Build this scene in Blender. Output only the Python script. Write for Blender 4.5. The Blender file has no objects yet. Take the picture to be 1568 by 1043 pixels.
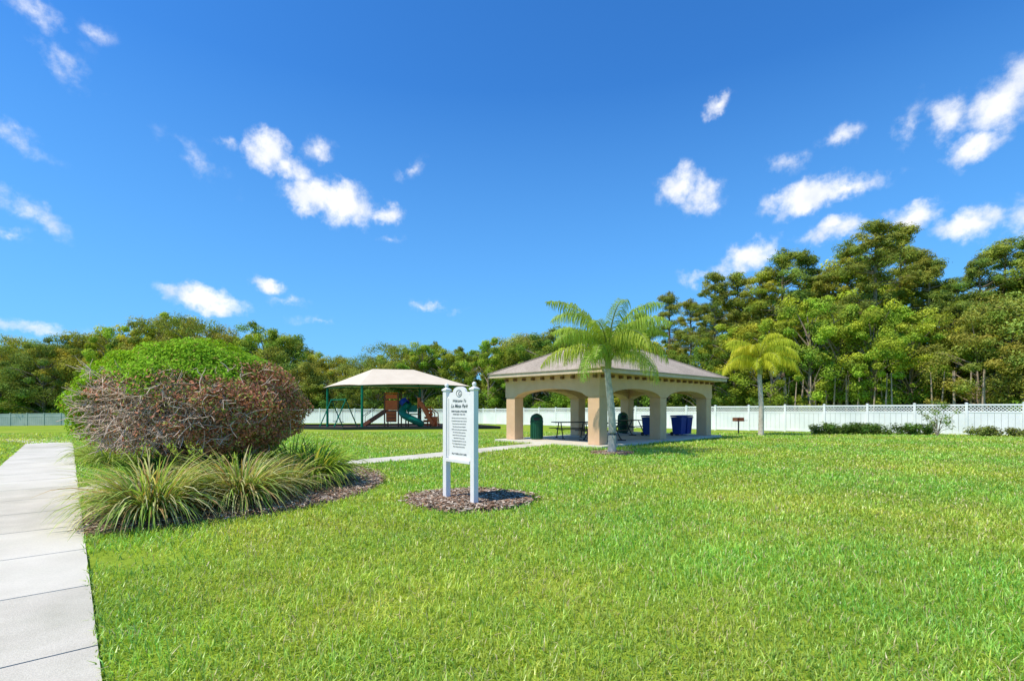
import bpy, math, random
import numpy as np
from mathutils import Vector, Matrix
random.seed(5); rng=np.random.default_rng(5)
scene=bpy.context.scene
R=math.radians

# ------------------------------------------------------------------ helpers
def gz(x,y):
    return -0.014*min(max(0,y-22),70) - 0.012*min(max(0,-x-25),80)
def gzv(x,y):
    return -0.014*np.clip(y-22,0,70) - 0.012*np.clip(-x-25,0,80)

def link(o,parent=None):
    scene.collection.objects.link(o)
    if parent: o.parent=parent
    return o
def empty(name,loc=(0,0,0),rz=0):
    o=bpy.data.objects.new(name,None); o.location=loc; o.rotation_euler=(0,0,rz); o.empty_display_size=.3
    return link(o)

class NT:
    def __init__(s,nt): s.nt=nt; s.n=nt.nodes; s.l=nt.links
    def add(s,t,**k):
        nd=s.n.new(t)
        for a,b in k.items():
            if a.startswith('i_'):
                key=a[2:]; key=int(key) if key.isdigit() else key
                nd.inputs[key].default_value=b
            else: setattr(nd,a,b)
        return nd
    def math(s,op,a,b=None,c=None,clamp=False):
        nd=s.n.new('ShaderNodeMath'); nd.operation=op; nd.use_clamp=clamp
        for i,v in enumerate((a,b,c)):
            if v is None: continue
            if isinstance(v,(int,float)): nd.inputs[i].default_value=v
            else: s.l.new(v,nd.inputs[i])
        return nd.outputs[0]
    def mix(s,f,a,b,bt='MIX'):
        nd=s.n.new('ShaderNodeMixRGB'); nd.blend_type=bt
        for i,v in enumerate((f,a,b)):
            if isinstance(v,(int,float)): nd.inputs[i].default_value=v
            elif isinstance(v,tuple): nd.inputs[i].default_value=(*v[:3],1)
            else: s.l.new(v,nd.inputs[i])
        return nd.outputs[0]
    def ramp(s,f,stops):
        nd=s.n.new('ShaderNodeValToRGB'); cr=nd.color_ramp
        while len(cr.elements)<len(stops): cr.elements.new(.5)
        for e,(p,c) in zip(cr.elements,stops): e.position=p; e.color=(*c[:3],1)
        s.l.new(f,nd.inputs[0]); return nd.outputs[0]

def mat(name,c1,c2=None,scale=5,rough=.7,bump=0,bscale=40,metal=0,detail=5,spec=.3,stain=0):
    m=bpy.data.materials.new(name); m.use_nodes=True; t=NT(m.node_tree)
    b=t.n['Principled BSDF']; b.inputs['Roughness'].default_value=rough; b.inputs['Metallic'].default_value=metal
    b.inputs['Specular IOR Level'].default_value=spec
    tc=t.add('ShaderNodeTexCoord')
    nz=t.add('ShaderNodeTexNoise',i_Scale=scale,i_Detail=detail); t.l.new(tc.outputs['Object'],nz.inputs['Vector'])
    c2=c2 or tuple(v*.82 for v in c1)
    col=t.ramp(nz.outputs[0],[(.32,c1),(.68,c2)])
    if stain:
        n3=t.add('ShaderNodeTexNoise',i_Scale=55,i_Detail=6,i_Roughness=.7); t.l.new(tc.outputs['Object'],n3.inputs['Vector'])
        n4=t.add('ShaderNodeTexNoise',i_Scale=.55,i_Detail=7,i_Roughness=.65); t.l.new(tc.outputs['Object'],n4.inputs['Vector'])
        s1=t.ramp(n3.outputs[0],[(.3,(1-stain,1-stain,1-stain)),(.6,(1.04,1.04,1.04))]); s2=t.ramp(n4.outputs[0],[(.36,(1-stain,1-stain*.9,1-stain*1.1)),(.56,(1,1,1))])
        col=t.mix(1.0,t.mix(1.0,col,s1,'MULTIPLY'),s2,'MULTIPLY')
    t.l.new(col,b.inputs['Base Color'])
    if bump:
        n2=t.add('ShaderNodeTexNoise',i_Scale=bscale,i_Detail=4); t.l.new(tc.outputs['Object'],n2.inputs['Vector'])
        bp=t.add('ShaderNodeBump',i_Strength=bump,i_Distance=.02); t.l.new(n2.outputs[0],bp.inputs['Height']); t.l.new(bp.outputs[0],b.inputs['Normal'])
    return m

def leafmat(name,trans=.3,mult=(1,1,1),objvar=.0,rough=.5,gloss=.06):
    m=bpy.data.materials.new(name); m.use_nodes=True; t=NT(m.node_tree); t.n.clear()
    out=t.add('ShaderNodeOutputMaterial'); at=t.add('ShaderNodeAttribute',attribute_name='col')
    c=t.mix(1.0,at.outputs['Color'],mult,'MULTIPLY')
    if objvar:
        oi=t.add('ShaderNodeObjectInfo')
        cc=t.ramp(oi.outputs['Random'],[(0,(1-objvar*1.4,1-objvar*.9,1-objvar*.3)),(.35,(1.0,1.0,1.1)),(.7,(1-objvar*.3,1-objvar*.6,1)),(1,(1+objvar*1.2,1+objvar*.7,1-objvar*.4))])
        c=t.mix(1.0,c,cc,'MULTIPLY')
    d=t.add('ShaderNodeBsdfDiffuse'); tr=t.add('ShaderNodeBsdfTranslucent')
    t.l.new(c,d.inputs[0]); c2=t.mix(1.0,c,(1.25,1.15,.5),'MULTIPLY'); t.l.new(c2,tr.inputs[0])
    m1=t.add('ShaderNodeMixShader'); m1.inputs[0].default_value=trans; t.l.new(d.outputs[0],m1.inputs[1]); t.l.new(tr.outputs[0],m1.inputs[2])
    if gloss<=0: t.l.new(m1.outputs[0],out.inputs[0]); return m
    g=t.add('ShaderNodeBsdfGlossy',i_Roughness=rough)
    m2=t.add('ShaderNodeMixShader'); m2.inputs[0].default_value=gloss; t.l.new(m1.outputs[0],m2.inputs[1]); t.l.new(g.outputs[0],m2.inputs[2])
    t.l.new(m2.outputs[0],out.inputs[0]); return m

def np_mesh(name,Q,C,mats,extra=None,mi=None):
    N=len(Q); me=bpy.data.meshes.new(name)
    V=Q.reshape(-1,3); li=np.arange(N*4); ls=np.arange(N)*4; lt=np.full(N,4); midx=np.zeros(N,int) if mi is None else mi
    cols=np.repeat(C,4,axis=0)
    if extra:
        ev,ef,em=extra; base=len(V); V=np.vstack([V,np.array(ev)])
        l2=[];s2=[];t2=[];p=N*4
        for f in ef:
            s2.append(p); t2.append(len(f)); l2+= [base+i for i in f]; p+=len(f)
        li=np.concatenate([li,l2]); ls=np.concatenate([ls,s2]); lt=np.concatenate([lt,t2]); midx=np.concatenate([midx,em])
        cols=np.vstack([cols,np.full((len(ev),3),.3)])
    me.vertices.add(len(V)); me.vertices.foreach_set('co',V.astype(np.float32).ravel())
    me.loops.add(len(li)); me.loops.foreach_set('vertex_index',li.astype(np.int32))
    me.polygons.add(len(ls)); me.polygons.foreach_set('loop_start',ls.astype(np.int32)); me.polygons.foreach_set('loop_total',lt.astype(np.int32))
    me.polygons.foreach_set('material_index',midx.astype(np.int32))
    at=me.attributes.new('col','FLOAT_COLOR','POINT')
    cc=np.ones((len(V),4),np.float32); cc[:,:3]=cols; at.data.foreach_set('color',cc.ravel())
    for m in mats: me.materials.append(m)
    me.update(calc_edges=True); me.validate(); return me

class MB:
    def __init__(s): s.v=[]; s.f=[]; s.m=[]; s.mats=[]
    def mi(s,m):
        if m not in s.mats: s.mats.append(m)
        return s.mats.index(m)
    def add(s,vs,fs,m):
        b=len(s.v); s.v+= [tuple(v) for v in vs]; k=s.mi(m)
        for f in fs: s.f.append([b+i for i in f]); s.m.append(k)
    def box(s,c,sz,m,rz=0,M=None):
        x,y,z=[a/2 for a in sz]; ca,sa=math.cos(rz),math.sin(rz); vs=[]
        for dz in(-z,z):
            for dx,dy in((-x,-y),(x,-y),(x,y),(-x,y)):
                p=Vector((dx*ca-dy*sa,dx*sa+dy*ca,dz))
                if M: p=M@Vector((dx,dy,dz))
                vs.append((c[0]+p.x,c[1]+p.y,c[2]+p.z))
        s.add(vs,[(0,3,2,1),(4,5,6,7),(0,1,5,4),(1,2,6,5),(2,3,7,6),(3,0,4,7)],m)
    def bar(s,p0,p1,w,h,m):
        p0=Vector(p0);p1=Vector(p1);d=p1-p0;L=d.length
        M=d.to_track_quat('X','Z').to_matrix()
        s.box((p0+p1)/2,(L,w,h),m,M=M)
    def cyl(s,p0,p1,r0,r1,m,n=10,cap=True):
        p0=Vector(p0);p1=Vector(p1);q=(p1-p0).to_track_quat('Z','Y'); vs=[]
        for p,r in((p0,r0),(p1,r1)):
            for i in range(n):
                a=2*math.pi*i/n; vs.append(p+q@Vector((math.cos(a)*r,math.sin(a)*r,0)))
        fs=[(i,(i+1)%n,n+(i+1)%n,n+i) for i in range(n)]
        if cap: fs+= [tuple(range(n))[::-1],tuple(range(n,2*n))]
        s.add(vs,fs,m)
    def tube(s,pts,rs,m,n=6):
        b=len(s.v); k=s.mi(m); pts=[Vector(p) for p in pts]
        for j,p in enumerate(pts):
            d=pts[min(j+1,len(pts)-1)]-pts[max(j-1,0)]
            q=d.to_track_quat('Z','Y')
            for i in range(n):
                a=2*math.pi*i/n; s.v.append(tuple(p+q@Vector((math.cos(a)*rs[j],math.sin(a)*rs[j],0))))
        for j in range(len(pts)-1):
            for i in range(n):
                s.f.append([b+j*n+i,b+j*n+(i+1)%n,b+(j+1)*n+(i+1)%n,b+(j+1)*n+i]); s.m.append(k)
    def lathe(s,c,prof,m,n=14):
        b=len(s.v);k=s.mi(m)
        for r,z in prof:
            for i in range(n):
                a=2*math.pi*i/n; s.v.append((c[0]+r*math.cos(a),c[1]+r*math.sin(a),c[2]+z))
        for j in range(len(prof)-1):
            for i in range(n):
                s.f.append([b+j*n+i,b+j*n+(i+1)%n,b+(j+1)*n+(i+1)%n,b+(j+1)*n+i]); s.m.append(k)
        s.f.append([b+(len(prof)-1)*n+i for i in range(n)]); s.m.append(k)
    def obj(s,name,parent=None,bevel=0,smooth=False):
        me=bpy.data.meshes.new(name); me.from_pydata(s.v,[],s.f)
        for m in s.mats: me.materials.append(m)
        me.polygons.foreach_set('material_index',s.m)
        if smooth: me.polygons.foreach_set('use_smooth',[True]*len(s.f))
        o=bpy.data.objects.new(name,me); link(o,parent)
        if bevel:
            bv=o.modifiers.new('b','BEVEL'); bv.width=bevel; bv.segments=2; bv.limit_method='ANGLE'
        return o

# ------------------------------------------------------------------ camera, sun, sky
cam=bpy.data.cameras.new('camera'); co=bpy.data.objects.new('camera',cam); link(co)
co.location=(0,0,1.6); co.rotation_euler=(R(90),0,0); cam.lens=18; cam.sensor_width=36; cam.shift_y=.064
cam.clip_end=3000; cam.clip_start=.05; scene.camera=co
scene.view_settings.view_transform='Standard'; scene.view_settings.look='None'; scene.view_settings.exposure=0
el=R(58); ts=Vector((-.86*math.cos(el),-.51*math.cos(el),math.sin(el))).normalized()
sl=bpy.data.lights.new('sun','SUN'); sl.energy=5; sl.angle=R(.5); sl.color=(1,.91,.76)
so=bpy.data.objects.new('sun',sl); link(so); so.rotation_euler=ts.to_track_quat('Z','Y').to_euler(); so.location=(-20,-10,40)

w=bpy.data.worlds.new('World'); scene.world=w; w.use_nodes=True; t=NT(w.node_tree)
bg=t.n['Background']
sky=t.add('ShaderNodeTexSky',sky_type='NISHITA',sun_disc=False,sun_elevation=el,sun_rotation=R(240),air_density=1.0,dust_density=.3,ozone_density=2.5)
hs=t.add('ShaderNodeHueSaturation',i_Hue=.5,i_Saturation=1.2,i_Value=1.0); t.l.new(sky.outputs[0],hs.inputs['Color'])
tint=t.mix(1.0,hs.outputs[0],(.85,1.68,2.3),'MULTIPLY')
tc=t.add('ShaderNodeTexCoord'); sp=t.add('ShaderNodeSeparateXYZ'); t.l.new(tc.outputs['Generated'],sp.inputs[0])
az=t.math('ARCTAN2',sp.outputs[0],sp.outputs[1]); ele=t.math('ARCSINE',sp.outputs[2])
cb=t.add('ShaderNodeCombineXYZ'); t.l.new(az,cb.inputs[0]); t.l.new(ele,cb.inputs[1])
nd=t.add('ShaderNodeTexNoise',i_Scale=24,i_Detail=6,i_Roughness=.62); t.l.new(cb.outputs[0],nd.inputs['Vector'])
vs=t.add('ShaderNodeVectorMath',operation='SUBTRACT'); vs.inputs[1].default_value=(.5,.5,.5); t.l.new(nd.outputs['Color'],vs.inputs[0])
vm=t.add('ShaderNodeVectorMath',operation='SCALE'); vm.inputs['Scale'].default_value=.05; t.l.new(vs.outputs[0],vm.inputs[0])
va=t.add('ShaderNodeVectorMath',operation='ADD'); t.l.new(cb.outputs[0],va.inputs[0]); t.l.new(vm.outputs[0],va.inputs[1])
def direction(x,y):   # tangent-plane bearing -> azimuth/elevation of a cloud in the sky
    a=math.atan((x-784)/784); return a, math.atan((622-y)/784*math.cos(a))
CL=[(410,232,38,34,.95,0),(440,256,44,22,.7,-20),(488,232,28,20,.55,0),(478,302,46,30,.95,0),(525,314,50,36,.95,-10),(595,330,24,18,.75,0),(595,365,20,10,.4,0),(350,222,34,13,.4,0),(300,245,70,20,.26,-30),(630,262,30,14,.3,30),
(312,460,68,20,.95,-8),(412,436,28,14,.7,-10),(440,462,44,12,.36,-10),(490,492,50,8,.34,0),(660,471,55,8,.4,-3),
(1100,160,30,18,.62,30),(1045,282,42,28,.75,20),(1072,300,38,32,.72,10),(1235,300,78,28,.9,8),(1295,288,76,18,.72,5),(1205,250,44,18,.42,0),(1287,208,36,20,.55,0),
(1455,180,38,42,.72,25),(1530,165,70,46,.82,20),(1490,228,56,24,.78,10),(1392,188,20,46,.45,-20),(1565,120,46,46,.6,0),
(1145,395,58,24,.85,15),(1275,352,56,20,.85,5),(1400,335,54,24,.85,0),(1490,345,60,24,.85,0),(1600,330,80,40,.8,0),(1070,425,36,12,.45,0),
(45,322,80,26,.5,-25),(20,215,76,24,.38,-20),(100,100,66,28,.34,-30),(60,20,90,30,.34,-20),(150,52,40,22,.3,0),(40,502,100,12,.5,0),(10,358,40,14,.4,0)]
d=None
for (x,y,rx,ry,a,rot) in CL:
    a0,e0=direction(x,y); a1,_=direction(x+rx,y); _,e1=direction(x,y-ry)
    mp=t.add('ShaderNodeMapping',vector_type='TEXTURE'); t.l.new(va.outputs[0],mp.inputs[0])
    mp.inputs['Location'].default_value=(a0,e0,0); mp.inputs['Rotation'].default_value=(0,0,R(rot)); mp.inputs['Scale'].default_value=((a1-a0)*1.35,(e1-e0)*1.35,1)
    g=t.add('ShaderNodeTexGradient',gradient_type='SPHERICAL'); t.l.new(mp.outputs[0],g.inputs[0])
    v=t.math('MULTIPLY',g.outputs['Fac'],a)
    d=v if d is None else t.math('MAXIMUM',d,v)
n1=t.add('ShaderNodeTexNoise',i_Scale=30,i_Detail=10,i_Roughness=.6); t.l.new(cb.outputs[0],n1.inputs['Vector'])
val=t.math('ADD',t.math('MULTIPLY',d,1.7),t.math('MULTIPLY',t.math('SUBTRACT',n1.outputs[0],.5),1.9))
mr=t.add('ShaderNodeMapRange',interpolation_type='SMOOTHSTEP'); t.l.new(val,mr.inputs[0]); mr.inputs[1].default_value=.12; mr.inputs[2].default_value=1.35
dm=t.math('MULTIPLY',d,3.5,clamp=True); mask=t.math('MULTIPLY',mr.outputs[0],dm,clamp=True)
n2=t.add('ShaderNodeTexNoise',i_Scale=20,i_Detail=3); t.l.new(cb.outputs[0],n2.inputs['Vector'])
cc=t.ramp(n2.outputs[0],[(.35,(9.0,9.6,10.6)),(.6,(12,12,12.2))])
hz=t.add('ShaderNodeMapRange'); t.l.new(ele,hz.inputs[0]); hz.inputs[1].default_value=0; hz.inputs[2].default_value=.55; hz.inputs[3].default_value=.75; hz.inputs[4].default_value=0
sk=t.mix(hz.outputs[0],tint,(1.9,5.3,9.7))
fin=t.mix(mask,sk,cc); t.l.new(fin,bg.inputs[0]); bg.inputs[1].default_value=.095

# ------------------------------------------------------------------ materials
M_conc=mat('concrete',(.62,.575,.47),(.70,.655,.54),scale=1.3,rough=.9,bump=.3,bscale=120,detail=9,stain=.12)
M_conc2=mat('concrete_stained',(.56,.515,.415),(.66,.61,.50),scale=2.1,rough=.9,bump=.3,bscale=120,detail=9,stain=.17)
M_joint=mat('joint_dirt',(.06,.05,.035))
M_stucco=mat('stucco',(.68,.44,.265),(.75,.50,.31),scale=2.2,rough=.95,bump=.5,bscale=90)
M_trim=mat('fascia_paint',(.68,.54,.39),rough=.6)
M_brkt=mat('bracket_brown',(.22,.12,.07))
M_white=mat('white_vinyl',(.84,.83,.81),(.79,.78,.76),rough=.45)
M_fwhite=mat('fence_vinyl',(.88,.88,.86),(.76,.79,.77),scale=.9,rough=.5,spec=.2)
M_fgrey=mat('fence_shaded',(.42,.49,.44),(.32,.40,.35),scale=.9,rough=.5,spec=.2)  # white fence at far left, its shade painted in as grey-green
M_black=mat('black_metal',(.02,.022,.025),rough=.4)
M_gpost=mat('green_steel',(.0,.18,.09),(.0,.14,.07),rough=.4)
M_gplas=mat('green_plastic',(.005,.2,.11),rough=.35)
M_gcan=mat('green_can',(.012,.10,.05),rough=.45)
M_blue=mat('blue_bin',(.008,.045,.28),rough=.4)
M_orange=mat('orange_plastic',(.85,.17,.03),(.7,.11,.02),rough=.4)
M_brown=mat('brown_deck',(.24,.085,.04),rough=.5)
M_tan=mat('tan_plastic',(.5,.36,.2),rough=.5)
M_canvas=mat('canopy_fabric',(.64,.55,.42),(.70,.61,.47),scale=1,rough=.9)
M_mulch=mat('mulch',(.18,.12,.08),(.33,.24,.17),scale=22,rough=1,bump=.8,bscale=60,detail=8)
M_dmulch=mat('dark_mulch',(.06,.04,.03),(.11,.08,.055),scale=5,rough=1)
M_bark=mat('bark',(.22,.17,.12),(.38,.31,.23),scale=6,rough=1,bump=.6,bscale=20)
M_gbark=mat('pale_twigs',(.78,.63,.50),(.55,.42,.33),scale=12,rough=1)
M_dbark=mat('shrub_bark',(.16,.11,.08),(.26,.2,.15),scale=12,rough=1)
M_palm=mat('palm_trunk',(.64,.58,.49),(.42,.37,.30),scale=7,rough=1,bump=.5,bscale=30)
M_shaft=mat('palm_crownshaft',(.26,.32,.07),(.38,.36,.12),scale=6,rough=.6)
M_text=mat('sign_lettering',(.10,.13,.13))
M_leaf=leafmat('tree_foliage',.38,objvar=.28,gloss=0,mult=(1.24,1.16,1.1))
M_near=leafmat('shrub_foliage',.36,gloss=0)
M_blade=leafmat('grass_blades',.44,gloss=.05,rough=.42)
M_chip=leafmat('mulch_chips',.0,gloss=.0)

# roof shingles
M_roof=bpy.data.materials.new('shingles'); M_roof.use_nodes=True; q=NT(M_roof.node_tree); b=q.n['Principled BSDF']; b.inputs['Roughness'].default_value=.95; b.inputs['Specular IOR Level'].default_value=.1
tcx=q.add('ShaderNodeTexCoord'); sx=q.add('ShaderNodeSeparateXYZ'); q.l.new(tcx.outputs['Object'],sx.inputs[0])
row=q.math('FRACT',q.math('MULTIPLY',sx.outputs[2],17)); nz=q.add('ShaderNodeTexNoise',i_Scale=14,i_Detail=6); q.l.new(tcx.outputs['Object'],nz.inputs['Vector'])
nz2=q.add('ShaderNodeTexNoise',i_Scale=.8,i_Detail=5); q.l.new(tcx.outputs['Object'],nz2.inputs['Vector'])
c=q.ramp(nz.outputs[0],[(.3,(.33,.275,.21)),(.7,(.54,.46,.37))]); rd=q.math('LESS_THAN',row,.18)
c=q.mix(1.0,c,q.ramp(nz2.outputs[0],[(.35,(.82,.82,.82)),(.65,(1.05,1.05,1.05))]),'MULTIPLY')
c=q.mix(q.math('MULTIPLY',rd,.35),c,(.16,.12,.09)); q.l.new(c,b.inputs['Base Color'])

# ground
M_lawn=bpy.data.materials.new('lawn_ground'); M_lawn.use_nodes=True; q=NT(M_lawn.node_tree); b=q.n['Principled BSDF']; b.inputs['Roughness'].default_value=1; b.inputs['Specular IOR Level'].default_value=.05
tcx=q.add('ShaderNodeTexCoord')
na=q.add('ShaderNodeTexNoise',i_Scale=.35,i_Detail=6); nb=q.add('ShaderNodeTexNoise',i_Scale=9,i_Detail=8,i_Roughness=.7)
for n_ in (na,nb): q.l.new(tcx.outputs['Object'],n_.inputs['Vector'])
ca=q.ramp(na.outputs[0],[(.35,(.21,.33,.03)),(.55,(.30,.41,.045)),(.7,(.38,.41,.07))]); cbb=q.ramp(nb.outputs[0],[(.3,(.6,.65,.55)),(.7,(1.25,1.2,1.1))])
q.l.new(q.mix(1.0,ca,cbb,'MULTIPLY'),b.inputs['Base Color'])
bp=q.add('ShaderNodeBump',i_Strength=.8,i_Distance=.05); q.l.new(nb.outputs[0],bp.inputs['Height']); q.l.new(bp.outputs[0],b.inputs['Normal'])
xs=[-900,-105,-25,0,400,900]; ys=[-300,0,22,92,900]
gm=MB(); vs_=[(x,y,gz(x,y)-.0) for y in ys for x in xs]; n=len(xs)
gm.add(vs_,[(j*n+i,j*n+i+1,(j+1)*n+i+1,(j+1)*n+i) for j in range(len(ys)-1) for i in range(n-1)],M_lawn); gm.obj('lawn_ground')

# ------------------------------------------------------------------ paths
def resample(pts,step):
    out=[Vector(pts[0])]; 
    P=[Vector(p) for p in pts]
    for a,b_ in zip(P[:-1],P[1:]):
        L=(b_-a).length; k=max(1,int(round(L/step)))
        for i in range(1,k+1): out.append(a.lerp(b_,i/k))
    return out
def smooth(pts,it=3):
    P=[Vector(p) for p in pts]
    for _ in range(it):
        Q=[P[0]]
        for a,b_ in zip(P[:-1],P[1:]): Q+= [a*.75+b_*.25,a*.25+b_*.75]
        Q.append(P[-1]); P=Q
    return P
def side(P,wd):
    L=[];Rr=[]
    for i,p in enumerate(P):
        d_=(P[min(i+1,len(P)-1)]-P[max(i-1,0)]).normalized(); nn=Vector((d_.y,-d_.x))
        L.append(p-nn*wd/2); Rr.append(p+nn*wd/2)
    return L,Rr
def slab_path(name,pts,wd,step,z=.035):
    mb=MB(); P=pts; L,Rr=side(P,wd); gap=.009
    for i in range(len(P)-1):
        q4=[L[i],Rr[i],Rr[i+1],L[i+1]]; mb.add([(v.x,v.y,gz(v.x,v.y)+z-.02) for v in q4],[(0,1,2,3)],M_joint)
    groups=[]; cur=[0]; dist=0
    for i in range(1,len(P)):
        dist+=(P[i]-P[i-1]).length; cur.append(i)
        if dist>=step-.01: groups.append(cur); cur=[i]; dist=0
    if len(cur)>1: groups.append(cur)
    for gi,g_ in enumerate(groups):
        mm=M_conc if random.random()<.6 else M_conc2
        LL=[L[i].copy() for i in g_]; RR=[Rr[i].copy() for i in g_]
        for A in(LL,RR):
            A[0]+= (A[1]-A[0]).normalized()*gap; A[-1]+=(A[-2]-A[-1]).normalized()*gap
        vs=[];k=len(LL)
        for A,zz in((LL,z),(RR,z),(LL,-.03),(RR,-.03)):
            vs+=[(v.x,v.y,gz(v.x,v.y)+zz) for v in A]
        fs=[]
        for i in range(k-1):
            fs+=[(i,k+i,k+i+1,i+1),(2*k+i,i,i+1,2*k+i+1),(k+i,3*k+i,3*k+i+1,k+i+1)]
        fs+=[(0,2*k,3*k,k),(k-1,2*k-1,4*k-1,3*k-1)]
        mb.add(vs,fs,mm)
    return mb.obj(name)
u=Vector((-.655,.756)).normalized()
nrm=Vector((u.y,-u.x))
edge0=Vector((-2.39,2.98)); W=1.5
c0=edge0-nrm*W/2
pts=[c0-u*7.0+u*1.5*i for i in range(0,22)]
c_end=pts[-1]
turn=smooth([c_end,c_end+u*2.5,c_end+u*3.6+Vector((-2.5,.8)),c_end+u*3.6+Vector((-8,.9)),c_end+u*3.6+Vector((-40,2))],3)
SW=pts+turn[1:]
slab_path('sidewalk',SW,W,1.5)
PP=smooth([(-8.3,8.7),(-7.7,9.6),(-7.9,11.6),(-7.6,13.2),(-6.0,13.9),(-4.4,14.4),(-2.1,16.9),(.2,20.1),(1.35,21.3)],3)
PP=resample(PP,.3)
slab_path('garden_path',PP,1.15,1.4,z=.028)
def near_poly(X,Y,P,wd):
    m=np.zeros(len(X),bool)
    for a,b_ in zip(P[:-1],P[1:]):
        dx,dy=b_.x-a.x,b_.y-a.y; L2=dx*dx+dy*dy+1e-9
        tt=np.clip(((X-a.x)*dx+(Y-a.y)*dy)/L2,0,1)
        m|=((X-a.x-tt*dx)**2+(Y-a.y-tt*dy)**2)<wd*wd
    return m
def inpoly(X,Y,poly):
    m=np.zeros(len(X),bool); n=len(poly)
    for i in range(n):
        x1,y1=poly[i];x2,y2=poly[(i+1)%n]
        c_=((y1>Y)!=(y2>Y))&(X<(x2-x1)*(Y-y1)/(y2-y1+1e-12)+x1); m^=c_
    return m

# ------------------------------------------------------------------ mulch beds
BED=[tuple(v) for v in smooth([(-5.3,6.3),(-4.4,6.7),(-3.4,7.7),(-2.65,9.2),(-2.7,11.3),(-4.1,13.5),(-5.6,13.0),(-6.8,12.3),(-7.05,10.3),(-6.9,8.6),(-6.0,7.1),(-5.3,6.3)],2)]
def bed(name,poly,chips,z=.02):
    poly=poly[:-1] if poly[0]==poly[-1] else poly
    cx=sum(p[0] for p in poly)/len(poly); cy=sum(p[1] for p in poly)/len(poly); mb=MB()
    n=len(poly); vs=[(cx,cy,z+.05)]+[(cx+(x-cx)*.8,cy+(y-cy)*.8,z+.045) for x,y in poly]+[(x,y,.004) for x,y in poly]
    fs=[(0,1+i,1+(i+1)%n) for i in range(n)]+[(1+i,1+n+i,1+n+(i+1)%n,1+(i+1)%n) for i in range(n)]
    mb.add(vs,fs,M_mulch); o=mb.obj(name)
    xs_=[p[0] for p in poly]; ys_=[p[1] for p in poly]
    X=rng.uniform(min(xs_)-.1,max(xs_)+.1,chips); Y=rng.uniform(min(ys_)-.1,max(ys_)+.1,chips)
    k=inpoly(X+rng.normal(0,.07,chips),Y+rng.normal(0,.07,chips),poly); X=X[k];Y=Y[k];N=len(X)
    Z=z+.045+rng.uniform(0,.015,N); 
    a=rng.uniform(0,math.pi,N); ln=rng.uniform(.015,.045,N); wd=rng.uniform(.005,.012,N); tl=rng.normal(0,.18,N)
    d_=np.stack([np.cos(a),np.sin(a),tl],1)*ln[:,None]; s_=np.stack([-np.sin(a),np.cos(a),rng.normal(0,.4,N)],1)*wd[:,None]
    c_=np.stack([X,Y,Z],1); Q=np.stack([c_-d_-s_,c_+d_-s_,c_+d_+s_,c_-d_+s_],1)
    br=rng.uniform(.4,1.5,N)[:,None]; C=np.where(rng.random(N)[:,None]<.45,np.array([[.48,.40,.31]]),np.array([[.29,.18,.115]]))*br
    me=np_mesh('chips',Q,C,[M_chip]); link(bpy.data.objects.new('chips',me),o)
bed('mulch_bed',BED,26000)
SB=[(-.72+1.08*math.cos(a)*(1+.06*math.sin(3*a)),8.65+.95*math.sin(a)*(1+.08*math.cos(4*a))) for a in np.linspace(0,2*math.pi,28)[:-1]]
bed('mulch_bed',SB,9000)
PB=[(3.35+.75*math.cos(a),17.2+.65*math.sin(a)) for a in np.linspace(0,2*math.pi,18)[:-1]]
bed('mulch_bed',PB,1500)

# ------------------------------------------------------------------ pavilion
A=Vector((3.35,19.6)); ang=math.atan2(.701,.713)
pav=empty('picnic_pavilion',(A.x,A.y,0),ang)
LU,LV,T=9.8,5.2,.6; zs,zc,zt=1.98,2.32,2.86
mb=MB()
for uu in(.3,4.9,9.5):
    for vv in(.3,4.9): mb.box((uu,vv,(zs+.1)/2+.0),(.55,.55,zs-.1),M_stucco)
mb.obj('pillars',pav,bevel=.02)
def wall(mb,fn,a0,a1,openings):
    st=a0; solids=[];
    for o0,o1 in openings: solids.append((st,o0)); st=o1
    solids.append((st,a1))
    for s0,s1 in solids:
        if s1-s0<.01: continue
        v=[fn(s,dp,z) for z in(zs,zt) for s,dp in((s0,0),(s1,0),(s1,T),(s0,T))]
        mb.add(v,[(0,3,2,1),(4,5,6,7),(0,1,5,4),(2,3,7,6)]+([(0,4,7,3)] if s0==a0 else [])+([(1,2,6,5)] if s1==a1 else []),M_stucco)
    for o0,o1 in openings:
        K=18; v=[]
        for i in range(K+1):
            f=i/K; s=o0+(o1-o0)*f; z=zs+(zc-zs)*(math.sqrt(max(0,1-(2*f-1)**2*.98))-.14)/.86
            v+=[fn(s,0,z),fn(s,T,z),fn(s,0,zt),fn(s,T,zt)]
        fs=[]
        for i in range(K):
            a=4*i;b_=4*(i+1); fs+=[(a,b_,b_+2,a+2),(b_+1,a+1,a+3,b_+3),(a+1,b_+1,b_,a),(a+2,b_+2,b_+3,a+3)]
        mb.add(v,fs,M_stucco)
mb=MB()
wall(mb,lambda s,d_,z:(s,d_,z),0,LU,[(.6,4.6),(5.2,9.2)])
wall(mb,lambda s,d_,z:(s,LV-d_,z),0,LU,[(.6,4.6),(5.2,9.2)])
wall(mb,lambda s,d_,z:(d_,s,z),T+.002,LV-T-.002,[(T+.004,LV-T-.004)])
wall(mb,lambda s,d_,z:(LU-d_,s,z),T+.002,LV-T-.002,[(T+.004,LV-T-.004)])
mb.obj('arched_walls',pav)
mb=MB()
for i in range(17):
    s=.15+i*(LU-.3)/16
    for y_ in(-.09,LV+.09): mb.box((s,y_,2.76),(.09,.17,.12),M_brkt)
for i in range(10):
    s=.15+i*(LV-.3)/9
    for x_ in(-.09,LU+.09): mb.box((x_,s,2.76),(.17,.09,.12),M_brkt)
mb.obj('eave_brackets',pav)
mb=MB(); ov=.55
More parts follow.
